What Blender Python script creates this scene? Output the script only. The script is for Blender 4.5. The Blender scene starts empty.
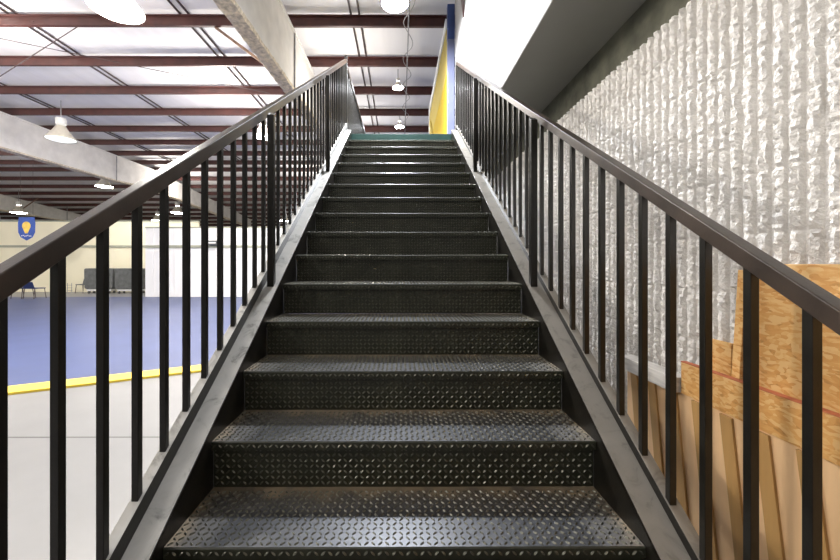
import bpy, bmesh, math, random
from mathutils import Vector, Matrix
random.seed(7)
C = bpy.context.scene.collection
EYE = 1.547; F = 373.0; VX = 400.5; VY = 263.0
SL = 0.1778/0.2794            # stair slope
TR, RI = 0.2794, 0.1778
Y0, Z0 = 1.0953, 0.711        # first visible nosing

# ------------------------------------------------------------------ materials
def mat(name):
    m = bpy.data.materials.new(name); m.use_nodes = True
    nt = m.node_tree; b = nt.nodes['Principled BSDF']
    return m, nt, b
def N(nt, t, **kw):
    n = nt.nodes.new(t)
    for k, v in kw.items():
        if k in n.inputs: n.inputs[k].default_value = v
        else: setattr(n, k, v)
    return n
def ramp(nt, src, stops):
    r = nt.nodes.new('ShaderNodeValToRGB'); e = r.color_ramp.elements
    while len(e) < len(stops): e.new(0.5)
    for i, (p, c) in enumerate(stops):
        e[i].position = p; e[i].color = (*c, 1) if len(c) == 3 else c
    nt.links.new(src, r.inputs[0]); return r.outputs[0]
def coords(nt, scale=(1, 1, 1)):
    t = nt.nodes.new('ShaderNodeTexCoord'); mp = nt.nodes.new('ShaderNodeMapping')
    mp.inputs['Scale'].default_value = scale
    nt.links.new(t.outputs['Object'], mp.inputs['Vector']); return mp.outputs['Vector']
def plain(name, col, rough=0.5, metal=0.0, var=0.12, nscale=6.0, bump=0.0, bscale=60.0, spec=0.5, stretch=(1, 1, 1)):
    m, nt, b = mat(name); v = coords(nt, stretch)
    n = N(nt, 'ShaderNodeTexNoise', Scale=nscale, Detail=6.0); nt.links.new(v, n.inputs['Vector'])
    lo = tuple(c*(1-var) for c in col); hi = tuple(min(1, c*(1+var)) for c in col)
    nt.links.new(ramp(nt, n.outputs[0], [(0.3, lo), (0.7, hi)]), b.inputs['Base Color'])
    b.inputs['Roughness'].default_value = rough; b.inputs['Metallic'].default_value = metal
    b.inputs['Specular IOR Level'].default_value = spec
    if bump:
        n2 = N(nt, 'ShaderNodeTexNoise', Scale=bscale, Detail=4.0); nt.links.new(v, n2.inputs['Vector'])
        bp = N(nt, 'ShaderNodeBump', Strength=bump, Distance=0.01); nt.links.new(n2.outputs[0], bp.inputs['Height'])
        nt.links.new(bp.outputs[0], b.inputs['Normal'])
    return m
def glow(name, col, strength):
    m, nt, b = mat(name)
    b.inputs['Base Color'].default_value = (*col, 1)
    b.inputs['Emission Color'].default_value = (*col, 1)
    b.inputs['Emission Strength'].default_value = strength
    return m
M = {}
M['black'] = plain('black_paint', (0.009, 0.008, 0.006), 0.30, 0.0, 0.35, 14, 0.05, 90)
M['rail'] = plain('handrail_paint', (0.040, 0.028, 0.021), 0.30, 0.0, 0.4, 10, 0.04, 120)
def dusty_steel(name, lo, hi, scale):
    m, nt, b = mat(name); v = coords(nt)
    n = N(nt, 'ShaderNodeTexNoise', Scale=scale, Detail=8.0, Roughness=0.65, Distortion=1.2); nt.links.new(v, n.inputs['Vector'])
    nt.links.new(ramp(nt, n.outputs[0], [(0.30, lo), (0.46, hi), (0.75, tuple(c*1.15 for c in hi))]), b.inputs['Base Color'])
    b.inputs['Roughness'].default_value = 0.42
    return m
M['flange'] = dusty_steel('scuffed_grey_paint', (0.17, 0.17, 0.155), (0.44, 0.435, 0.41), 9)
def plate(name, base):
    m, nt, b = mat(name)
    t = nt.nodes.new('ShaderNodeTexCoord'); s = nt.nodes.new('ShaderNodeSeparateXYZ')
    nt.links.new(t.outputs['Object'], s.inputs[0])
    n = N(nt, 'ShaderNodeTexNoise', Scale=9.0, Detail=6.0); nt.links.new(t.outputs['Object'], n.inputs['Vector'])
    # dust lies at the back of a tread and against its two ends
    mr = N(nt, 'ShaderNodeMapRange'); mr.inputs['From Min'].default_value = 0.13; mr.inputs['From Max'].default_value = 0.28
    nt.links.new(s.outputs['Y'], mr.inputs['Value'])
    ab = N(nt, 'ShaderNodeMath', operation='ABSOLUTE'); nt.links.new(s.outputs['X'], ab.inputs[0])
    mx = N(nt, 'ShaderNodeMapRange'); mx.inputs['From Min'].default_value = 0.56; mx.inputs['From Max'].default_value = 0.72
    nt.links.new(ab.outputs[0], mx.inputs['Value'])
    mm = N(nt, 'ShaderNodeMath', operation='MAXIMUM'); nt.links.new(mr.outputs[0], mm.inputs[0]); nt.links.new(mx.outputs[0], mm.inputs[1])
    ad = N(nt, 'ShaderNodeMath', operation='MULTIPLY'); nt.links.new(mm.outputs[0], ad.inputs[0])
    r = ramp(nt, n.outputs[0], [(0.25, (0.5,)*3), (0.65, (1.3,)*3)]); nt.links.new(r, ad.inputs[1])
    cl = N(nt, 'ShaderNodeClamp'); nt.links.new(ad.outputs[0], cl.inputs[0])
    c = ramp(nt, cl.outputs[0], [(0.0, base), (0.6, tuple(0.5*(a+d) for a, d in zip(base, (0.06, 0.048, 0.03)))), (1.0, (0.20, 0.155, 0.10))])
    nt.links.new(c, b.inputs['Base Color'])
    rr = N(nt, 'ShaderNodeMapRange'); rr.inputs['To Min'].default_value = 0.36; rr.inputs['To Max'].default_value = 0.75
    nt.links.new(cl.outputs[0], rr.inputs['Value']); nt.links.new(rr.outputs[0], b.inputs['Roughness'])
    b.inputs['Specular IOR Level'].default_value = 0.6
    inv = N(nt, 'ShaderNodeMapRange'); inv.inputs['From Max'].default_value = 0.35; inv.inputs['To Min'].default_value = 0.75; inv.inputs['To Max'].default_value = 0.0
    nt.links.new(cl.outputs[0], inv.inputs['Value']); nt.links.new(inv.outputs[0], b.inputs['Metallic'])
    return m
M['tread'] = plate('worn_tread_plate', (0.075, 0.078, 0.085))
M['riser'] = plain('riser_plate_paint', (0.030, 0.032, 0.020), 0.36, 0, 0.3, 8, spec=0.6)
M['lug'] = plain('highlit_raised_pattern', (0.115, 0.115, 0.09), 0.32, 0.5, 0.3, 12, spec=0.6)  # lug colour lightened in place of the highlights raised plate would catch
M['flange_right'] = dusty_steel('brown_dusty_paint', (0.10, 0.09, 0.075), (0.20, 0.185, 0.16), 9)
M['green'] = plain('green_edge_paint', (0.006, 0.03, 0.024), 0.4, 0, 0.2, 8)
M['deck'] = plain('deck_carpet', (0.12, 0.14, 0.15), 0.8, 0, 0.2, 20)
M['block'] = None
def block_mat():
    m, nt, b = mat('painted_split_block'); v = coords(nt)
    n = N(nt, 'ShaderNodeTexNoise', Scale=26.0, Detail=8.0, Roughness=0.7); nt.links.new(v, n.inputs['Vector'])
    c1 = ramp(nt, n.outputs[0], [(0.28, (0.58, 0.55, 0.51)), (0.40, (0.77, 0.75, 0.72)), (0.7, (0.82, 0.80, 0.77))])
    # grime along the foot of the wall
    s = nt.nodes.new('ShaderNodeSeparateXYZ'); nt.links.new(v, s.inputs[0])
    n2 = N(nt, 'ShaderNodeTexNoise', Scale=2.2, Detail=6.0); nt.links.new(v, n2.inputs['Vector'])
    sm = N(nt, 'ShaderNodeMath', operation='MULTIPLY_ADD'); sm.inputs[1].default_value = -0.9; sm.inputs[2].default_value = 1.25
    nt.links.new(s.outputs['Z'], sm.inputs[0])
    mu = N(nt, 'ShaderNodeMath', operation='MULTIPLY'); nt.links.new(sm.outputs[0], mu.inputs[0]); nt.links.new(n2.outputs[0], mu.inputs[1])
    cl = N(nt, 'ShaderNodeClamp'); nt.links.new(mu.outputs[0], cl.inputs[0])
    mix = nt.nodes.new('ShaderNodeMixRGB'); nt.links.new(cl.outputs[0], mix.inputs[0]); nt.links.new(c1, mix.inputs[1])
    mix.inputs[2].default_value = (0.33, 0.30, 0.25, 1); nt.links.new(mix.outputs[0], b.inputs['Base Color'])
    b.inputs['Roughness'].default_value = 0.62
    n3 = N(nt, 'ShaderNodeTexNoise', Scale=110.0, Detail=5.0); nt.links.new(v, n3.inputs['Vector'])
    bp = N(nt, 'ShaderNodeBump', Strength=0.9, Distance=0.008); nt.links.new(n3.outputs[0], bp.inputs['Height'])
    nt.links.new(bp.outputs[0], b.inputs['Normal'])
    return m
M['block'] = block_mat()
M['drywall'] = plain('white_drywall', (0.36, 0.35, 0.34), 0.7, 0, 0.02, 3)
M['soffit'] = plain('grey_soffit_paint', (0.30, 0.30, 0.275), 0.6, 0, 0.06, 2)
M['ledger'] = plain('raw_grey_concrete', (0.15, 0.15, 0.11), 0.7, 0, 0.45, 7, 0.2, 30)
M['ceil'] = plain('white_roof_sheet', (0.80, 0.79, 0.80), 0.55, 0, 0.05, 1.2, stretch=(3, 0.3, 1))
M['purlin'] = plain('oxide_red_primer', (0.062, 0.019, 0.016), 0.5, 0, 0.25, 4)
M['wrap'] = plain('white_beam_coating', (0.72, 0.70, 0.68), 0.8, 0, 0.10, 3.0, 0.4, 14)
M['spray'] = plain('cream_spray_coating', (0.62, 0.54, 0.43), 0.9, 0, 0.35, 16, 1.0, 26)
M['galv'] = plain('dull_galvanised_steel', (0.33, 0.33, 0.34), 0.45, 0.6, 0.15, 12)
M['rod'] = plain('dark_rod_paint', (0.07, 0.05, 0.05), 0.5, 0, 0.2, 12)
M['brace'] = plain('rusty_brown_angle', (0.20, 0.12, 0.08), 0.6, 0, 0.3, 12)
M['white'] = plain('white_enamel', (0.75, 0.75, 0.74), 0.35, 0, 0.04, 6)
M['bell'] = plain('beige_prismatic_glass', (0.62, 0.58, 0.50), 0.3, 0, 0.06, 18)
M['lit'] = glow('lit_lens', (1.0, 0.95, 0.88), 520)
M['litcool'] = glow('lit_cool_lens', (0.92, 0.95, 1.0), 1150)
M['litfar'] = glow('lit_far_lens', (1.0, 0.97, 0.92), 120)
M['litsmall'] = glow('lit_small_cool_lens', (0.90, 0.94, 1.0), 80)
M['bell_lit'] = glow('lit_prismatic_glass', (1.0, 0.93, 0.84), 3.0)
M['dim'] = glow('dim_lens', (0.9, 0.93, 0.9), 1.0)
M['cream'] = plain('cream_wall_panel', (0.78, 0.73, 0.55), 0.6, 0, 0.04, 1.0)
M['panel'] = plain('white_wall_panel', (0.80, 0.80, 0.81), 0.55, 0, 0.05, 1.5, stretch=(2, 1, 0.3))
M['band'] = plain('grey_wall_girt', (0.33, 0.34, 0.27), 0.6, 0, 0.1, 3)
M['mat'] = plain('blue_mat_vinyl', (0.045, 0.062, 0.15), 0.45, 0, 0.10, 1.4)
M['yellowline'] = plain('yellow_border_vinyl', (0.80, 0.58, 0.06), 0.5, 0, 0.08, 6)
M['yellow'] = plain('bright_yellow_paint', (0.40, 0.27, 0.003), 0.75, 0, 0.03, 3, spec=0.15)
M['paleyellow'] = plain('dull_yellow_paint', (0.40, 0.31, 0.07), 0.75, 0, 0.05, 3, spec=0.15)
M['steelblue'] = plain('blue_grey_post_paint', (0.10, 0.11, 0.18), 0.45, 0, 0.08, 4)
M['navy'] = plain('navy_blue_paint', (0.02, 0.045, 0.16), 0.45, 0, 0.1, 4)
M['cover'] = plain('charcoal_cover_fabric', (0.10, 0.105, 0.105), 0.75, 0, 0.25, 5)
M['navyvinyl'] = plain('navy_vinyl', (0.012, 0.025, 0.10), 0.4, 0, 0.15, 8)
M['wheel'] = plain('grey_caster_rubber', (0.12, 0.12, 0.12), 0.6)
M['gold'] = plain('gold_print', (0.85, 0.55, 0.10), 0.6, 0, 0.25, 5)
M['banner'] = plain('blue_banner_cloth', (0.035, 0.085, 0.36), 0.7, 0, 0.12, 5)
M['tan'] = plain('tan_plywood_panel', (0.76, 0.50, 0.27), 0.55, 0, 0.08, 5, stretch=(6, 6, 0.5))
M['tandark'] = plain('brown_plywood_groove', (0.42, 0.24, 0.08), 0.6, 0, 0.12, 5, stretch=(6, 6, 0.5))
M['graywood'] = plain('weathered_whitewashed_pine', (0.55, 0.53, 0.50), 0.7, 0, 0.22, 5, stretch=(8, 1.2, 14))
M['rededge'] = plain('red_edge_paint', (0.48, 0.14, 0.06), 0.6, 0, 0.3, 12)
def osb():
    m, nt, b = mat('strand_board'); v = coords(nt, (1, 1.0, 2.3))
    d = N(nt, 'ShaderNodeTexNoise', Scale=7.0, Detail=2.0); nt.links.new(v, d.inputs['Vector'])
    ad = nt.nodes.new('ShaderNodeMixRGB'); ad.blend_type = 'ADD'; ad.inputs[0].default_value = 0.12
    nt.links.new(v, ad.inputs[1]); nt.links.new(d.outputs['Color'], ad.inputs[2])
    vo = N(nt, 'ShaderNodeTexVoronoi', Scale=48.0); nt.links.new(ad.outputs[0], vo.inputs['Vector'])
    s = nt.nodes.new('ShaderNodeSeparateXYZ'); nt.links.new(vo.outputs['Color'], s.inputs[0])
    nz = N(nt, 'ShaderNodeTexNoise', Scale=60.0, Detail=5.0); nt.links.new(v, nz.inputs['Vector'])
    av = N(nt, 'ShaderNodeMath', operation='MULTIPLY_ADD'); av.inputs[1].default_value = 0.6
    nt.links.new(nz.outputs[0], av.inputs[0]); nt.links.new(s.outputs['X'], av.inputs[2])
    c = ramp(nt, av.outputs[0], [(0.22, (0.42, 0.20, 0.05)), (0.42, (0.58, 0.28, 0.075)), (0.8, (0.64, 0.34, 0.105)), (1.0, (0.70, 0.44, 0.18))])
    nt.links.new(c, b.inputs['Base Color']); b.inputs['Roughness'].default_value = 0.55
    return m
M['osb'] = osb()
def floor_mat():
    m, nt, b = mat('pale_sealed_concrete'); v = coords(nt)
    n = N(nt, 'ShaderNodeTexNoise', Scale=0.9, Detail=7.0, Roughness=0.6); nt.links.new(v, n.inputs['Vector'])
    c = ramp(nt, n.outputs[0], [(0.3, (0.165, 0.164, 0.166)), (0.7, (0.20, 0.198, 0.20))])
    s = nt.nodes.new('ShaderNodeSeparateXYZ'); nt.links.new(v, s.inputs[0])
    def line(axis, off, per):
        a = N(nt, 'ShaderNodeMath', operation='ADD'); a.inputs[1].default_value = off + 100*per; nt.links.new(s.outputs[axis], a.inputs[0])
        mo = N(nt, 'ShaderNodeMath', operation='MODULO'); mo.inputs[1].default_value = per; nt.links.new(a.outputs[0], mo.inputs[0])
        l = N(nt, 'ShaderNodeMath', operation='LESS_THAN'); l.inputs[1].default_value = 0.024; nt.links.new(mo.outputs[0], l.inputs[0]); return l.outputs[0]
    mx = N(nt, 'ShaderNodeMath', operation='MAXIMUM'); nt.links.new(line('Y', -3.31, 4.6), mx.inputs[0]); nt.links.new(line('X', 1.0, 4.6), mx.inputs[1])
    mix = nt.nodes.new('ShaderNodeMixRGB'); nt.links.new(mx.outputs[0], mix.inputs[0]); nt.links.new(c, mix.inputs[1]); mix.inputs[2].default_value = (0.05, 0.05, 0.05, 1)
    nt.links.new(mix.outputs[0], b.inputs['Base Color']); b.inputs['Roughness'].default_value = 0.4
    return m
M['floor'] = floor_mat()

# ------------------------------------------------------------------ helpers
class MB:
    def __init__(s): s.bm = bmesh.new(); s.mi = 0
    def faces(s, vs, fs):
        v = [s.bm.verts.new(p) for p in vs]; out = []
        for f in fs:
            try:
                q = s.bm.faces.new([v[i] for i in f]); q.material_index = s.mi; out.append(q)
            except ValueError: pass
        return out
    def box(s, x0, x1, y0, y1, z0, z1):
        s.faces([(x0,y0,z0),(x1,y0,z0),(x1,y1,z0),(x0,y1,z0),(x0,y0,z1),(x1,y0,z1),(x1,y1,z1),(x0,y1,z1)],
                [(0,3,2,1),(4,5,6,7),(0,1,5,4),(1,2,6,5),(2,3,7,6),(3,0,4,7)]); return s
    def prism(s, axis, pts, a, b):   # pts: outline in the two other axes, extruded from a to b along axis
        def P(p, t): return {'x': (t, p[0], p[1]), 'y': (p[0], t, p[1]), 'z': (p[0], p[1], t)}[axis]
        n = len(pts); vs = [P(p, a) for p in pts] + [P(p, b) for p in pts]
        s.faces(vs, [tuple(range(n))[::-1], tuple(range(n, 2*n))] + [(i, (i+1) % n, n+(i+1) % n, n+i) for i in range(n)]); return s
    def tube(s, p, q, r, n=8, r2=None):
        p = Vector(p); q = Vector(q); d = (q-p).normalized(); u = d.orthogonal().normalized(); w = d.cross(u); r2 = r if r2 is None else r2
        vs = []
        for c, rr in ((p, r), (q, r2)):
            for i in range(n):
                t = 2*math.pi*i/n; vs.append(c + (u*math.cos(t) + w*math.sin(t))*rr)
        s.faces(vs, [tuple(range(n))[::-1], tuple(range(n, 2*n))] + [(i, (i+1) % n, n+(i+1) % n, n+i) for i in range(n)]); return s
    def lathe(s, prof, n=28, c=(0, 0, 0)):
        vs = []
        for r, z in prof:
            for i in range(n):
                t = 2*math.pi*i/n; vs.append((c[0]+r*math.cos(t), c[1]+r*math.sin(t), c[2]+z))
        fs = [(j*n+i, j*n+(i+1) % n, (j+1)*n+(i+1) % n, (j+1)*n+i) for j in range(len(prof)-1) for i in range(n)]
        s.faces(vs, fs); return s
    def build(s, name, m, parent=None, bevel=0.0, smooth=False, kind=None):
        bm = s.bm; bmesh.ops.recalc_face_normals(bm, faces=bm.faces[:])
        me = bpy.data.meshes.new(name); bm.to_mesh(me); bm.free()
        for x in (m if isinstance(m, (list, tuple)) else [m]): me.materials.append(x)
        if smooth:
            for p in me.polygons: p.use_smooth = True
        o = bpy.data.objects.new(name, me); C.objects.link(o)
        if parent is not None: o.parent = parent
        if bevel:
            b = o.modifiers.new('edge', 'BEVEL'); b.width = bevel; b.segments = 2; b.limit_method = 'ANGLE'
        if kind: o['kind'] = kind
        return o
def place_origin(o, loc):     # move a mesh's origin without moving it
    o.data.transform(Matrix.Translation(-Vector(loc))); o.location = loc; return o
def tag(o, label, cat, group=None):
    o['label'] = label; o['category'] = cat
    if group: o['group'] = group
    return o
def empty(name, loc=(0, 0, 0)):
    e = bpy.data.objects.new(name, None); C.objects.link(e); e.location = loc; e.empty_display_size = 0.2; return e
def copy_tree(o, parent=None):
    c = o.copy(); C.objects.link(c)
    if parent is not None: c.parent = parent
    for ch in list(o.children): copy_tree(ch, c)
    return c
def P(px, py, y): return Vector(((px-VX)/F*y, y, EYE+(VY-py)/F*y))
def zs(y, v): return EYE + SL*y - v          # height of a line parallel to the stairs, v below the eye

# ------------------------------------------------------------------ setting
MB().box(-34, 6, -6, 37, -0.2, 0).build('floor', M['floor'], kind='structure')
RZ = EYE + 5.06
cb = MB(); cb.prism('x', [(-6, RZ), (18.7, RZ), (37, RZ-0.09*18.3), (37, RZ-0.09*18.3+0.15), (18.7, RZ+0.15), (-6, RZ+0.15)], -34, 6)
cb.build('ceiling', M['ceil'], kind='structure')
# far walls: white panels with a girt, cream panels further left, end wall beyond
def panel_wall(name, m, x0, x1, y, z1, zb, pitch):
    b = MB(); b.box(x0, x1, y, y+0.12, 0, z1)
    x = x0 + pitch*0.4
    while x < x1 - 0.05:
        b.box(x-0.012, x+0.012, y-0.012, y, 0, z1); x += pitch
    b.mi = 1; b.box(x0, x1, y-0.05, y, zb-0.07, zb+0.05)
    b.box(x0, x1, y-0.02, y+0.14, z1, z1+0.06)
    return b.build(name, [m, M['band']], kind='structure')
panel_wall('wall_back', M['panel'], -11.5, 6, 16.85, 3.12, EYE+0.75, 0.92)
panel_wall('wall_back_left', M['cream'], -34, -10.8, 20.0, 3.75, EYE+0.90, 1.9)
MB().box(-34, 6, 36.0, 36.2, 0, RZ-0.09*17.3).build('wall_far', M['cream'], kind='structure')
# split-face block wall
def block_wall():
    X = 1.2; y0, y1 = -0.8, 5.9; top = EYE + 1.07; pit = 0.0508; nz = 218
    prof = [(0.0, 0.0), (0.40, 0.0), (0.44, 0.8), (0.60, 1.0), (0.82, 1.0), (0.97, 0.8)]
    cols = []; y = y0; k = 0
    while y < y1:
        for f, h in prof: cols.append((y+f*pit, h, k))
        y += pit; k += 1
    rnd = random.Random(3)
    vs = []; dz = top/nz
    colr = {}
    for ci, (yy, h, k) in enumerate(cols):
        drift = 0.0; w = 0.0
        for j in range(nz+1):
            z = j*dz
            course = (z-0.016) % 0.203
            joint = course < dz
            if j % 3 == 0 or joint: colr[k] = rnd.random()
            drift = 0.75*drift + 0.25*rnd.uniform(-1, 1)
            w = 0.6*w + 0.4*rnd.uniform(-1, 1)
            if h == 0: d = 0.0006*rnd.random(); yo = 0
            else:
                d = h*(0.020 + 0.007*drift) + 0.0050*rnd.uniform(-1, 1)
                yo = w*0.009*(1 if h < 0.9 else 0.4)
                if joint: d -= 0.006
            vs.append((X-d, yy+yo, z))
    n = nz+1; fs = []
    for c in range(len(cols)-1):
        a = c*n
        for j in range(nz): fs.append((a+j, a+n+j, a+n+j+1, a+j+1))
    # top ledge and back
    base = len(vs)
    for (yy, h, k) in (cols[0], cols[-1]):
        vs += [(X+0.19, yy, top), (X+0.19, yy, 0)]
    fs.append(tuple([c*n+nz for c in range(len(cols))]) + (base+2, base))
    fs.append((base, base+2, base+3, base+1))
    me = bpy.data.meshes.new('wall_right'); me.from_pydata(vs, [], fs); me.materials.append(M['block'])
    o = bpy.data.objects.new('wall_right', me); C.objects.link(o); o['kind'] = 'structure'
    return o
block_wall()
MB().box(1.39, 1.6, -0.8, 5.9, EYE+0.9, EYE+1.487).build('trim_ledger', M['ledger'], kind='structure')
# room above the stair: soffit and drywall side
SO = EYE + 1.487
MB().box(0.862, 1.7, -0.8, 5.9, SO+0.001, SO+0.006).build('ceiling_soffit', M['soffit'], kind='structure')
MB().box(0.86, 1.7, -0.8, 5.88, SO+0.007, RZ-0.27).build('wall_upper', M['drywall'], kind='structure')
# upper floor deck
DZ = Z0 + 15*RI; DY = Y0 + 15*TR
MB().box(-0.86, 0.86, DY+0.03, 9.6, DZ-0.30, DZ).build('floor_upper', M['deck'], kind='structure')

# ------------------------------------------------------------------ staircase
XC, HW = 0.0127, 0.709
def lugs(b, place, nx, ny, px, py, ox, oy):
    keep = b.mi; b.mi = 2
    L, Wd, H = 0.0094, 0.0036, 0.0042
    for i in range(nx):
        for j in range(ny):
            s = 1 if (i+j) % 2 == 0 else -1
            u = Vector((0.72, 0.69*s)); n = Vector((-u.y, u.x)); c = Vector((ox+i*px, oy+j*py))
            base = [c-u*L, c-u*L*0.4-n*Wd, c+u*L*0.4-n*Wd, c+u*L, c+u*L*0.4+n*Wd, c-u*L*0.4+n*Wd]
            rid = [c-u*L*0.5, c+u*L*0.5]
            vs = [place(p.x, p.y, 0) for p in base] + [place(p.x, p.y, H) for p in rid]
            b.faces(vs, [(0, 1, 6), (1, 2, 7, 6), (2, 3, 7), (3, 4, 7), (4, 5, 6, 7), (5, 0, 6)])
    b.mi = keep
stair = empty('staircase', (XC, 0.257, 0))
tag(stair, 'straight black steel staircase with raised diamond plate treads rising to the upper floor', 'staircase')
def tread_mesh():
    b = MB()
    d = TR + 0.022; lip = 0.032
    b.prism('x', [(0.004, 0), (d, 0), (d, -0.006), (0.008, -0.006)], -HW, HW)
    b.mi = 1; b.prism('x', [(0.004, -0.0002), (0.008, -0.006), (0.008, -lip), (0.0, -lip), (0.0, -0.004)], -HW, HW); b.mi = 0
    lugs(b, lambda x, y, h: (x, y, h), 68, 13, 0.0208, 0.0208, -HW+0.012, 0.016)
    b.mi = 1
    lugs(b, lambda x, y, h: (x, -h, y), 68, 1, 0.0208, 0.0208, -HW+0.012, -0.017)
    return b
def riser_mesh():
    b = MB(); b.box(-HW, HW, 0, 0.006, -RI+0.001, -0.007)
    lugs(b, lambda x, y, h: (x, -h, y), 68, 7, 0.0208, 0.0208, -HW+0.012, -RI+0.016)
    return b
def sub(o, loc):
    o.parent = stair; o.location = Vector(loc) - Vector(stair.location); return o
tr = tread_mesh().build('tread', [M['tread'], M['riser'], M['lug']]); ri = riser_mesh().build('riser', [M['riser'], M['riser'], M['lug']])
first = True
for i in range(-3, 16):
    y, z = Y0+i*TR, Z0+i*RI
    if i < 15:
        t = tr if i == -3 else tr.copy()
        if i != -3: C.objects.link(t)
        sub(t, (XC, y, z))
    if i == 15:
        b = MB(); b.box(-HW, HW, 0, 0.03, -RI+0.001, 0.0)
        r = b.build('riser', M['green'], bevel=0.003); r['label'] = 'green painted top riser'
        sub(r, (XC, y, z))
    else:
        r = ri if i == -3 else ri.copy()
        if i != -3: C.objects.link(r)
        sub(r, (XC, y+0.018, z))
def stringer(x_in, sgn, width, fm, lab):
    # channel: web, top flange and bottom flange turned outwards
    def clip(v0, v1):     # band between two sloped lines, clipped at the floor and at the deck
        ye = DY + 0.028
        def y_at(v): return (v-EYE)/SL
        a0, a1 = y_at(v0), y_at(v1)
        return [(a0, 0.0), (a1, 0.0), (ye, zs(ye, v1)), (ye, zs(ye, v0))]
    b = MB()
    xa, xb = x_in, x_in + sgn*0.008
    b.prism('x', clip(1.486, 1.80), min(xa, xb), max(xa, xb))
    xo = x_in + sgn*width
    b.prism('x', clip(1.79, 1.80), min(xb, xo), max(xb, xo))
    w = b.build('stringer', M['black']); w.parent = stair; w.location = -Vector(stair.location)
    f = MB(); f.prism('x', clip(1.4858, 1.497), min(xa, xo), max(xa, xo))
    fo = f.build('top_flange', fm, bevel=0.002); fo.parent = w; fo['label'] = lab
stringer(-0.698, -1, 0.122, M['flange'], 'scuffed pale grey flange'); stringer(0.7235, 1, 0.132, M['flange_right'], 'dusty brown grey flange')

# ------------------------------------------------------------------ railings
def sloped_bar(b, x0, x1, v0, v1, ya, yb):
    b.prism('x', [(ya, zs(ya, v1)), (yb, zs(yb, v1)), (yb, zs(yb, v0)), (ya, zs(ya, v0))], x0, x1)
def railing(name, label, xi, xo, vt, vb, bx, y_first, pitch, rail_x, rail_v, fl_v, posts, post_x, extra):
    ys = -0.05; ye = 5.42
    root = empty(name, ((xi+xo)/2, 0.4, zs(0.4, fl_v)))
    tag(root, label, 'railing', 'black stair railings')
    off = -Vector(root.location)
    def put(b, nm, m, bevel=0.0):
        o = b.build(nm, m, root, bevel); o.location = off; return o
    b = MB(); sloped_bar(b, min(xi, xo), max(xi, xo), vt, vb, ys, ye); put(b, 'handrail', M['rail'], 0.0028)
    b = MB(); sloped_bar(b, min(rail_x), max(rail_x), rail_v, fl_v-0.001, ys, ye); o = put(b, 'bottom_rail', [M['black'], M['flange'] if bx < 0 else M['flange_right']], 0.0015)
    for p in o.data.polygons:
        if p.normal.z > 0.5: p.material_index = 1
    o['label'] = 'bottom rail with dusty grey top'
    h = 0.0102
    k = 0; proto = None
    while True:
        y = y_first + pitch*k; k += 1
        if y > ye-0.06: break
        if proto is None:
            b = MB(); za, zb2 = -(rail_v), -(vb-0.002)
            b.prism('x', [(-h, za - SL*h), (h, za + SL*h), (h, zb2+SL*h), (-h, zb2-SL*h)], -h, h)
            proto = b.build('baluster', M['black'], root, 0.0012); o = proto
        else:
            o = proto.copy(); C.objects.link(o)
        o.location = Vector((bx, y, EYE+SL*y)) + off
    for y in posts:
        b = MB(); q = 0.019; ylo, yhi = y-q, y+q
        b.prism('x', [(ylo, zs(ylo, fl_v)), (yhi, zs(yhi, fl_v)), (yhi, zs(yhi, vb-0.034)), (ylo, zs(ylo, vb-0.034))], post_x-q, post_x+q)
        put(b, 'post', M['black'], 0.003)
    # newel standing at the top of the flight
    b = MB(); b.box(bx-0.02, bx+0.02, ye, ye+0.04, DZ+0.001, EYE+extra); put(b, 'newel_post', M['black'], 0.003)
    return root, put
LX = -0.794
Lr, Lput = railing('stair_railing', 'black steel stair railing on the open hall side with level guard at its top',
        -0.776, -0.813, 0.4835, 0.54, LX, 0.738, 0.1296, (-0.776, -0.812), 1.424, 1.486, [0.47, 2.14, 3.81], -0.74, 3.02)
Rr, Rput = railing('stair_railing', 'black steel stair railing beside the white ribbed block wall',
        0.803, 0.842, 0.52, 0.5665, 0.824, 0.744, 0.1300, (0.809, 0.849), 1.448, 1.486, [0.47, 2.14, 3.81], 0.762, 2.90)
# level guard on the upper floor, carried on from the left railing
gt = EYE+2.88
b = MB(); b.box(-0.81, -0.772, 5.46, 8.2, gt-0.05, gt); Lput(b, 'guard_rail', M['rail'], 0.004)
b = MB(); b.box(-0.81, -0.772, 5.46, 8.2, DZ+0.05, DZ+0.085); Lput(b, 'guard_bottom_rail', M['black'], 0.003)
for k in range(20):
    y = 5.58+k*0.13; b = MB(); b.box(LX-0.0095, LX+0.0095, y-0.0095, y+0.0095, DZ+0.08, gt-0.045); Lput(b, 'guard_baluster', M['black'], 0.001)
b = MB(); b.box(-0.812, -0.77, 8.2, 8.242, DZ+0.001, gt+0.02); Lput(b, 'guard_post', M['black'], 0.003)

# ------------------------------------------------------------------ upper-floor wall piece, post
post = MB().box(0.745, 0.858, 5.90, 5.99, DZ+0.001, EYE+3.55).build('upper_post', [M['steelblue']], bevel=0.006)
place_origin(post, (0.80, 5.945, DZ+0.001))
tag(post, 'tall blue grey post standing at the far end of the white drywall', 'post')
b = MB(); b.box(0.743, 0.860, 5.895, 5.995, EYE+3.551, EYE+4.10); o = b.build('post_sleeve', M['navy'], post, 0.006); o.location = -Vector(post.location); o['label'] = 'navy blue upper sleeve'
yp = MB(); yp.box(0.745, 0.84, 6.03, 9.5, DZ+0.001, EYE+3.05)
yw = yp.build('yellow_partition', M['yellow'], bevel=0.004); place_origin(yw, (0.79, 7.7, DZ+0.001))
tag(yw, 'tall bright yellow partition with white edge standing beyond the stair top', 'partition')
def ypart(b, nm, m, lab=None):
    o = b.build(nm, m, yw, 0.004); o.location = -Vector(yw.location)
    if lab: o['label'] = lab
ypart(MB().box(0.745, 0.84, 6.03, 9.5, EYE+3.052, EYE+3.80), 'upper_panel', M['paleyellow'], 'dull yellow upper panel')
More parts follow.
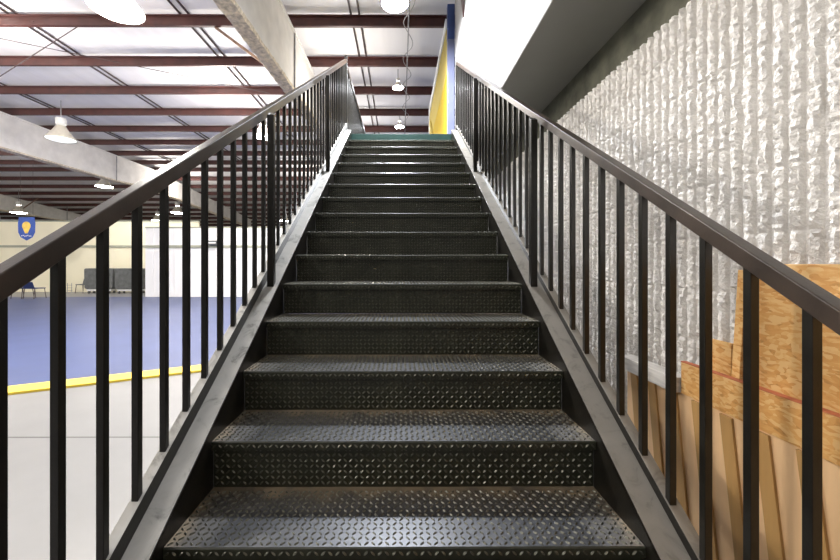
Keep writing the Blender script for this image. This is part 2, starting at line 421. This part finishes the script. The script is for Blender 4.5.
ypart(MB().box(0.725, 0.86, 6.03, 9.5, EYE+3.802, EYE+3.95), 'cap', M['white'], 'white cap')
ypart(MB().box(0.725, 0.86, 9.502, 9.58, DZ+0.001, EYE+3.95), 'end_trim', M['white'], 'white end trim')
ypart(MB().prism('x', [(7.6, EYE+2.2), (7.75, EYE+2.2), (9.3, EYE+3.5), (9.15, EYE+3.5)], 0.715, 0.744), 'brace', M['paleyellow'], 'dull yellow brace')

gu = MB(); gu.prism('x', [(5.26, EYE+3.75), (4.82, EYE+3.75), (5.05, EYE+3.33)], 0.846, 0.859)  # small steel gusset wedge set against the drywall, carrying nothing
gp = gu.build('gusset_plate', M['purlin']); place_origin(gp, (0.852, 5.04, EYE+3.4)); tag(gp, 'small reddish brown wedge shaped plate on the white drywall at the photo top', 'bracket')
# ------------------------------------------------------------------ roof purlins, girders, rods
ORD = ['first', 'second', 'third', 'fourth', 'fifth', 'sixth', 'seventh', 'eighth', 'ninth', 'tenth', 'eleventh', 'twelfth', 'thirteenth', 'fourteenth', 'fifteenth', 'sixteenth', 'seventeenth', 'eighteenth', 'nineteenth', 'twentieth']
def zprof(h):  # Z purlin section (y, z) from its bottom front corner
    t = 0.012
    return [(0, 0), (0.065, 0), (0.065, 0.018), (0.065-t, 0.018), (0.065-t, t), (t, t), (t, h), (-0.055, h), (-0.055, h-0.018), (-0.055+t, h-0.018), (-0.055+t, h-t), (0, h-t)]
pl = MB(); pl.prism('x', zprof(0.195), -33.5, 5.5)
x = -33
while x < 5.4:
    for dx in (0, 0.07):
        pl.tube((x+dx, -0.008, 0.07), (x+dx, 0.004, 0.07), 0.012, 6)
    x += 1.7
p0 = pl.build('roof_purlin', M['purlin'])
spots = []
for k in range(8): spots.append((7.57+1.524*k, EYE+4.81))
for k in range(11):
    y = 19.35+1.5*k; spots.append((y, RZ-0.05-0.195-0.09*(y-18.7)-0.008))
for k, (y, z) in enumerate(spots):
    o = p0 if k == 0 else p0.copy()
    if k: C.objects.link(o)
    o.location = (0, y, z)
    if k >= 8: o.rotation_euler = (-0.0898, 0, 0)
    tag(o, 'dark red steel roof purlin under the white roof, %s back from the photo top edge' % ORD[k], 'roof beam', 'dark red roof purlins')
def girder(label, xr, w, prof_b, zt, splice):
    yk, ye_, ze_ = 18.6, prof_b[-1][0], zt-0.09*(prof_b[-1][0]-18.6)
    # prof_b: list of (y, z_bottom)
    root = empty('roof_girder', (xr-w/2, prof_b[0][0], prof_b[0][1]))
    tag(root, label, 'roof beam', 'white coated roof girders'); off = -Vector(root.location)
    b = MB(); pts = [(y, z+0.03) for y, z in prof_b] + [(ye_, ze_), (yk, zt), (prof_b[0][0], zt)]
    b.prism('x', pts, xr-w, xr); o = b.build('web', M['wrap'], root, 0.02); o.location = off
    b = MB(); y = prof_b[0][0]
    def zb(y):
        for (ya, za), (yb, zb_) in zip(prof_b, prof_b[1:]):
            if ya <= y <= yb: return za+(zb_-za)*(y-ya)/(yb-ya)
        return prof_b[-1][1]
    rows = []; rnd = random.Random(5)
    while y <= prof_b[-1][0]:
        rows.append([(xr-w-0.03+rnd.uniform(-.02, .02), y, zb(y)+0.05), (xr-w-0.01, y, zb(y)+rnd.uniform(-.02, .01))] +
                    [(xr-w*f, y, zb(y)+rnd.uniform(-.025, .015)) for f in (0.66, 0.33)] + [(xr+0.0, y, zb(y)+rnd.uniform(-.01, .01)), (xr+0.015+rnd.uniform(-.012, .012), y, zb(y)+0.05)])
        y += 0.09 if y < 9 else 0.5
    n = 6; vs = [p for r in rows for p in r]
    fs = [(i*n+j, i*n+j+1, (i+1)*n+j+1, (i+1)*n+j) for i in range(len(rows)-1) for j in range(n-1)]
    fs += [(i*n+n-1, i*n, (i+1)*n, (i+1)*n+n-1) for i in range(len(rows)-1)]
    b.faces(vs, fs); o = b.build('bottom_flange', M['spray'], root); o.location = off; o['label'] = 'rough cream underside'
    b = MB(); b.prism('x', [(prof_b[0][0], zt-0.05), (yk, zt-0.05), (ye_, ze_-0.05), (ye_, ze_), (yk, zt), (prof_b[0][0], zt)], xr-w-0.03, xr+0.03); o = b.build('top_flange', M['wrap'], root, 0.005); o.location = off
    b = MB(); b.box(xr, xr+0.03, splice, splice+0.035, zb(splice)+0.02, zt-0.05); o = b.build('stiffener', M['galv'], root, 0.003); o.location = off; o['label'] = 'grey stiffener plate'
    return root
girder('white coated roof girder with rough cream underside, nearest the stairs', -2.2, 0.22, [(3.0, EYE+3.33), (4.84, EYE+3.41), (7.56, EYE+3.56), (9.2, EYE+3.7), (18.4, EYE+3.75), (31, EYE+3.0)], EYE+4.79, 7.7)
girder('white coated roof girder behind the unlit bell lamp at the left', -12.4, 0.25, [(5.0, EYE+3.55), (16.3, EYE+3.57), (18.4, EYE+3.7), (31, EYE+2.95)], EYE+4.7, 16.3)
girder('white coated roof girder above the blue shield banner', -24.8, 0.3, [(14.0, EYE+3.3), (23.0, EYE+3.28), (27.8, EYE+3.1), (32, EYE+2.75)], EYE+4.68, 27.8)
# sag rods in pairs above the purlins
def rod(name, a, c, r, label, cat, group, m):
    o = MB().tube(a, c, r, 6).build(name, m); place_origin(o, a); return tag(o, label, cat, group)
zr = EYE+5.033
for q, nm in ((-2.26, 'farthest left'), (-1.575, 'second from the left'), (-0.885, 'beside the nearest white girder'), (-0.20, 'above the stair top')):
    for d, side in ((0, 'left'), (0.17, 'right')):
        X = q*5.03 + d
        rod('roof_rod', (X, 5, zr), (X, 18.3, zr), 0.021, 'thin dark roof rod under white sheeting, pair %s, %s rod' % (nm, side), 'rod', 'roof rods in pairs', M['rod'])
rod('cross_brace', P(0, 78, 9.0), P(80, 26.5, 7.7) , 0.011, 'thin diagonal brace cable rising to the right at upper left', 'cable', 'thin roof brace cables', M['rod'])
rod('cross_brace', P(0, 39, 8.2), P(270, 93.5, 10.5), 0.009, 'long thin brace cable falling to the right across the red purlins', 'cable', 'thin roof brace cables', M['rod'])
# flange braces
def strut(a, c, label):
    o = MB().tube(a, c, 0.035, 4).build('flange_brace', M['brace']); place_origin(o, a); return tag(o, label, 'brace', 'brown flange braces')
strut(P(216, 28, 7.65), P(267, 66, 7.75), 'brown diagonal brace from red purlin down to the nearest white girder')
strut(Vector((-24.75, 24.4, EYE+3.45)), Vector((-23.6, 24.4, RZ-0.3-0.09*5.7)), 'short dark diagonal brace on the girder above the shield banner')
# white conduit with drooping cable over the stair top
cd = MB().tube((0.16, 6.2, EYE+4.78), (0.16, 17.5, EYE+4.78), 0.014, 8).build('conduit', M['galv']); place_origin(cd, (0.16, 6.2, EYE+4.78))
tag(cd, 'long pale grey conduit running back under the purlins over the stair top', 'conduit')
cu = MB(); prev = None
for k in range(80):
    t = k/79; y = 6.3+6.5*t
    p = (0.16+0.10*math.sin(t*31), y, EYE+4.72-0.05*abs(math.sin(t*18)))
    if prev: cu.tube(prev, p, 0.008, 5)
    prev = p
cb_ = cu.build('cable', M['galv']); place_origin(cb_, (0.16, 6.3, EYE+4.72)); tag(cb_, 'thin wavy cable hanging along the conduit over the stair top', 'cable')

# ------------------------------------------------------------------ ceiling lamps
def lamp(loc, label, lens, top, R=0.36):
    root = empty('ceiling_light', loc); tag(root, label, 'ceiling light', 'round bell lamps under the roof')
    k = R/0.36
    MB().lathe([(0.10*k, 0.38*k), (0.12*k, 0.36*k), (0.17*k, 0.27*k), (0.27*k, 0.12*k), (0.345*k, 0.03*k), (R, 0.0), (R*0.985, 0.0), (0.33*k, 0.03*k), (0.25*k, 0.12*k)], 28).build('reflector', M['bell_lit'] if lens is M['lit'] else M['bell'], root, smooth=True)
    MB().lathe([(0.001, -0.035*k), (0.15*k, -0.03*k), (0.26*k, -0.018*k), (0.335*k, 0.008*k)], 28).build('lens', lens, root, smooth=True)
    b = MB(); b.lathe([(0.001, 0.60*k), (0.10*k, 0.60*k), (0.125*k, 0.58*k), (0.125*k, 0.42*k), (0.09*k, 0.39*k), (0.001, 0.39*k)], 20); b.build('housing', M['white'], root)
    b = MB(); b.tube((0, 0, 0.60*k), (0, 0, top-loc[2]), 0.012, 8); b.build('stem', M['galv'], root)
    return root
ptop = EYE+4.81
def lamp_px(px, py, Y, label, lens, R=0.36, top=None):
    p = P(px, py, Y); t = top
    if t is None:
        t = RZ-0.02 if Y < 18.7 else RZ-0.09*(Y-18.7)-0.02
    lamp(p, label, lens, t, R)
lamp_px(117, 10, 6.5, 'large glaring round bell lamp at the top of the photo above the left railing', M['lit'], 0.42)
lamp_px(395, 4, 4.9, 'glaring round bell lamp hung over the stair top, nearest of the three in line', M['litcool'], 0.18)
lamp_px(398, 88, 9.7, 'bright round bell lamp over the stair top, middle of the three in line', M['litsmall'], 0.15)
lamp_px(399.5, 127, 12.5, 'bright round bell lamp just above the green top riser, farthest of three', M['litsmall'], 0.16)
lamp_px(62, 140, 11.6, 'dull beige bell lamp in front of the long white girder', M['dim'], 0.40)
lamp_px(263, 137, 13.4, 'bright round bell lamp seen between balusters beyond the nearest girder', M['lit'], 0.36)
lamp_px(105, 187, 17.6, 'bright round bell lamp just under the long white girder', M['litfar'], 0.36)
lamp_px(20, 213, 23.5, 'bright round bell lamp directly above the blue shield banner', M['litfar'], 0.42)
lamp_px(178, 213, 25.0, 'bright far bell lamp seen between balusters above the white panel wall', M['litfar'], 0.42)
lamp_px(158, 221, 28.0, 'small far bell lamp seen left of a baluster above the white panel wall', M['litfar'], 0.42)
lamp_px(285, 221, 27.0, 'small far bell lamp low between balusters next to the thick post', M['litfar'], 0.36)
for x, y in ((-7, -2.5), (-12, -0.5), (-12, 5.5), (-19, 5.5), (-19, 13), (-26, 9), (-26, 17), (-5, 10.5), (-8.5, 7), (-1.3, 8.6), (-1.3, 12.6), (-1.5, -3.5), (-12, 19.5), (-5, 19.5), (-5.2, 0.3)):  # added unseen fill lights for ceiling, wall and risers; some extend the lamp grid
    l = bpy.data.lights.new('hall_fill_light', 'POINT'); l.shadow_soft_size = 0.35; l.energy = 150 if (x, y) == (-5.2, 0.3) else 80 if x == -1.3 else 70 if x == -1.5 else (240 if y > 15 else (300 if x > -9 else 520)); l.color = (1, 0.94, 0.86)
    o = bpy.data.objects.new('hall_fill_light', l); C.objects.link(o); o.location = (x, y, EYE+3.8)

# ------------------------------------------------------------------ hall floor and far things
ed = Vector((1.8, 0.94)); 
def edge_y(x): return 4.36+(x+4.62)*0.5222
mt = empty('floor_mat', (-8, 8, 0)); tag(mt, 'large blue floor mat with a yellow border covering the hall floor', 'floor mat')
b = MB(); xs = (-30.0, 3.0); w = 0.37
b.prism('z', [(xs[0], edge_y(xs[0])+w), (xs[1], edge_y(xs[1])+w), (xs[1], 16.75), (xs[0], 16.75)], 0.001, 0.03)
o = b.build('mat_surface', M['mat'], mt); o.location = -Vector(mt.location)
b = MB(); b.prism('z', [(xs[0], edge_y(xs[0])), (xs[1], edge_y(xs[1])), (xs[1], edge_y(xs[1])+w-.001), (xs[0], edge_y(xs[0])+w-.001)], 0.001, 0.03)
o = b.build('border', M['yellowline'], mt); o.location = -Vector(mt.location); o['label'] = 'yellow border strip'

def covered_table(px0, px1, Y, label):
    x0 = P(px0, 0, Y).x; x1 = P(px1, 0, Y).x; h = 1.28
    root = empty('covered_table', ((x0+x1)/2, Y, 0)); tag(root, label, 'folded table', 'folded tables under charcoal covers')
    hw = (x1-x0)/2; b = MB()
    out = [(-hw, 0.30), (-hw+0.10, 0.22), (hw-0.10, 0.22), (hw, 0.30), (hw+0.01, h-0.05), (hw-0.05, h), (-hw+0.05, h), (-hw-0.01, h-0.05)]
    b.prism('y', out, -0.22, 0.22); b.build('cover', M['cover'], root, 0.03)
    b = MB(); b.box(-hw+0.1, hw-0.1, -0.18, 0.18, 0.13, 0.225); b.build('undercarriage', M['white'], root, 0.01)
    for sx in (-1, 1):
        for sy in (-1, 1):
            c = MB(); c.tube((sx*(hw-0.2)-0.02, sy*0.16, 0.065), (sx*(hw-0.2)+0.02, sy*0.16, 0.065), 0.065, 12); c.build('caster', M['wheel'], root)
covered_table(88.5, 116.5, 19.1, 'folded table under charcoal cover, the left one beside a small chair')
covered_table(118.5, 146, 19.0, 'folded table under charcoal cover, the right one next to the white wall')
def small_chair(px, Y, label, m, w=0.44, hb=0.8, name='chair'):
    x = P(px, 0, Y).x; root = empty(name, (x, Y, 0)); tag(root, label, 'chair')
    MB().box(-w/2, w/2, -0.22, 0.22, 0.42, 0.46).build('seat', m, root, 0.01)
    MB().prism('x', [(0.20, 0.44), (0.23, 0.44), (0.32, hb), (0.29, hb)], -w/2, w/2).build('backrest', m, root, 0.01)
    for sx in (-1, 1):
        for sy in (-1, 1):
            MB().tube((sx*(w/2-0.03), sy*0.19, 0.42), (sx*(w/2-0.01), sy*0.24, 0.0), 0.014, 6).build('leg', M['rod'], root)
        MB().tube((sx*(w/2-0.02), 0.20, 0.44), (sx*(w/2-0.02), 0.25, 0.56), 0.012, 6).build('back_support', M['rod'], root)
    return root
def turned(o, z): o.location.z = z; o.rotation_euler = (0, 0, math.pi-0.15)
small_chair(84, 19.3, 'small dark chair standing left of the covered tables', M['cover'], 0.42, 0.72)
turned(small_chair(36, 16.0, 'navy blue chair on the far mat edge, the right one of two', M['navyvinyl'], 0.56, 0.72), 0.031)
turned(small_chair(24, 16.1, 'navy blue chair on the far mat edge, half hidden by the handrail', M['navyvinyl'], 0.56, 0.72), 0.031)
rk = empty('wire_rack', (P(70.5, 0, 19.6).x, 19.6, 0)); tag(rk, 'small grey wire rack against the cream wall', 'rack')
for sx in (-0.11, 0.11): MB().tube((sx, 0, 0), (sx, 0, 0.5), 0.014, 6).build('upright', M['galv'], rk)
for z in (0.1, 0.24, 0.38): MB().box(-0.11, 0.11, -0.06, 0.06, z, z+0.015).build('shelf', M['galv'], rk)
wu = MB(); px = P(214, 243, 16.74)
wu.box(px.x-0.22, px.x+0.22, 16.60, 16.79, px.z-0.10, px.z+0.10)
wo = wu.build('wall_unit', M['cover'], bevel=0.02); place_origin(wo, (px.x, 16.7, px.z)); tag(wo, 'small dark box mounted high on the white panel wall', 'wall box')
b = MB(); b.box(px.x-0.16, px.x+0.16, 16.585, 16.60, px.z-0.03, px.z+0.03); o = b.build('grille', M['white'], wo, 0.004); o.location = -Vector(wo.location)
# shield banner on two cords
by = 18.0; c = P(28, 229, by)
bn = empty('hanging_banner', c); tag(bn, 'blue shield shaped banner with a gold balloon hanging under the roof', 'banner')
b = MB(); hw, ht = 0.41, 0.56
b.prism('y', [(-hw*0.9, ht), (hw*0.9, ht), (hw, ht*0.5), (hw*0.97, -ht*0.3), (hw*0.68, -ht*0.72), (0, -ht), (-hw*0.68, -ht*0.72), (-hw*0.97, -ht*0.3), (-hw, ht*0.5)], -0.01, 0.01)
b.build('cloth', M['banner'], bn)
b = MB(); pts = []
for k in range(20):
    a = math.pi*(-0.22+1.44*k/19); pts.append((0.20*math.cos(a), 0.14+0.21*math.sin(a)))
pts += [(-0.06, -0.22), (0.06, -0.22)]
b.prism('y', pts, -0.022, -0.011); b.build('balloon', M['gold'], bn)
b = MB()
for k in range(7): b.box(-0.24+k*0.072, -0.20+k*0.072, -0.020, -0.011, -0.36+0.02*math.sin(k*2), -0.31+0.02*math.sin(k*2))
b.build('lettering', M['white'], bn)
for sx in (-1, 1): MB().tube((sx*0.3, 0, ht), (sx*0.3, 0, RZ-0.07-c.z), 0.006, 5).build('cord', M['rod'], bn)

# ------------------------------------------------------------------ boards between the railing and the block wall
def board(name, label, cat, x0, x1, y0, y1, z0, z1, m, group=None, edge=None, tilt=0.0):
    o = MB().box(x0, x1, y0, y1, z0, z1).build(name, m, bevel=0.0015)
    place_origin(o, ((x0+x1)/2, (y0+y1)/2, z0)); tag(o, label, cat, group)
    if tilt: o.rotation_euler = (tilt, 0, 0)
    if edge:
        e = MB().box(x0-0.0008, x1+0.0008, y0, y1, z1, z1+0.004).build('painted_edge', edge, o); e.location = -Vector(o.location); e['label'] = 'red painted edge'
    return o
# tan grooved panel standing on the floor
tp = empty('tan_panel', (1.09, 1.1, 0)); tag(tp, 'tan plywood panel with darker slanted battens standing beside the railing', 'panel')
b = MB(); b.box(1.085, 1.10, -0.3, 1.78, 0.001, 1.045); o = b.build('sheet', M['tan'], tp); o.location = -Vector(tp.location)
sk = 0.135
for k in range(14):
    yt = 1.70 - k*0.122
    b = MB(); wdt = 0.045
    b.prism('x', [(yt-sk*1.0, 0.006), (yt-sk*1.0+wdt, 0.006), (yt+wdt, 1.04), (yt, 1.04)], 1.077, 1.085); o = b.build('batten', M['tandark'], tp); o.location = -Vector(tp.location)
board('osb_strip', 'long horizontal strip of strand board with red painted top edge', 'board', 1.078, 1.097, -0.3, 1.43, 1.047, 1.167, M['osb'], edge=M['rededge'])
board('osb_sheet', 'big strand board sheet behind the lower right handrail', 'board', 1.106, 1.12, -0.3, 1.165, 0.002, EYE-0.003, M['osb'])
board('osb_offcut', 'small square strand board offcut beside the big sheet', 'board', 1.127, 1.139, 1.268, 1.40, 0.002, EYE-0.275, M['osb'])
board('wood_stud', 'narrow upright golden stud along the edge of the big strand board sheet', 'board', 1.108, 1.124, 1.298, 1.328, 0.002, EYE-0.02, M['osb'], tilt=0.07)
board('weathered_plank', 'whitewashed weathered pine plank capping the tan panel', 'plank', 1.05, 1.12, 1.435, 1.80, 1.047, 1.105, M['graywood'])

# ------------------------------------------------------------------ world, camera
w = bpy.data.worlds.new('World'); bpy.context.scene.world = w; w.use_nodes = True
bg = w.node_tree.nodes['Background']; bg.inputs[0].default_value = (1.0, 0.98, 0.95, 1); bg.inputs[1].default_value = 0.15
cam = bpy.data.cameras.new('camera'); co = bpy.data.objects.new('camera', cam); C.objects.link(co)
yaw = math.radians(0.2)
co.location = (0, 0, EYE); co.rotation_euler = (math.pi/2, 0, -yaw)
cam.sensor_width = 36; cam.sensor_fit = 'HORIZONTAL'; cam.lens = F/840*36
cam.shift_x = (420-(VX+F*math.tan(yaw)))/840; cam.shift_y = (VY-280)/840
cam.clip_start = 0.02; cam.clip_end = 200
s = bpy.context.scene; s.camera = co
s.view_settings.view_transform = 'Standard'; s.view_settings.look = 'None'; s.view_settings.gamma = 1; s.view_settings.use_curve_mapping = False
s.view_settings.exposure = 0.2
try:
    s.cycles.use_denoising = True; s.cycles.max_bounces = 8; s.cycles.diffuse_bounces = 5; s.cycles.sample_clamp_indirect = 6.0
except Exception: pass
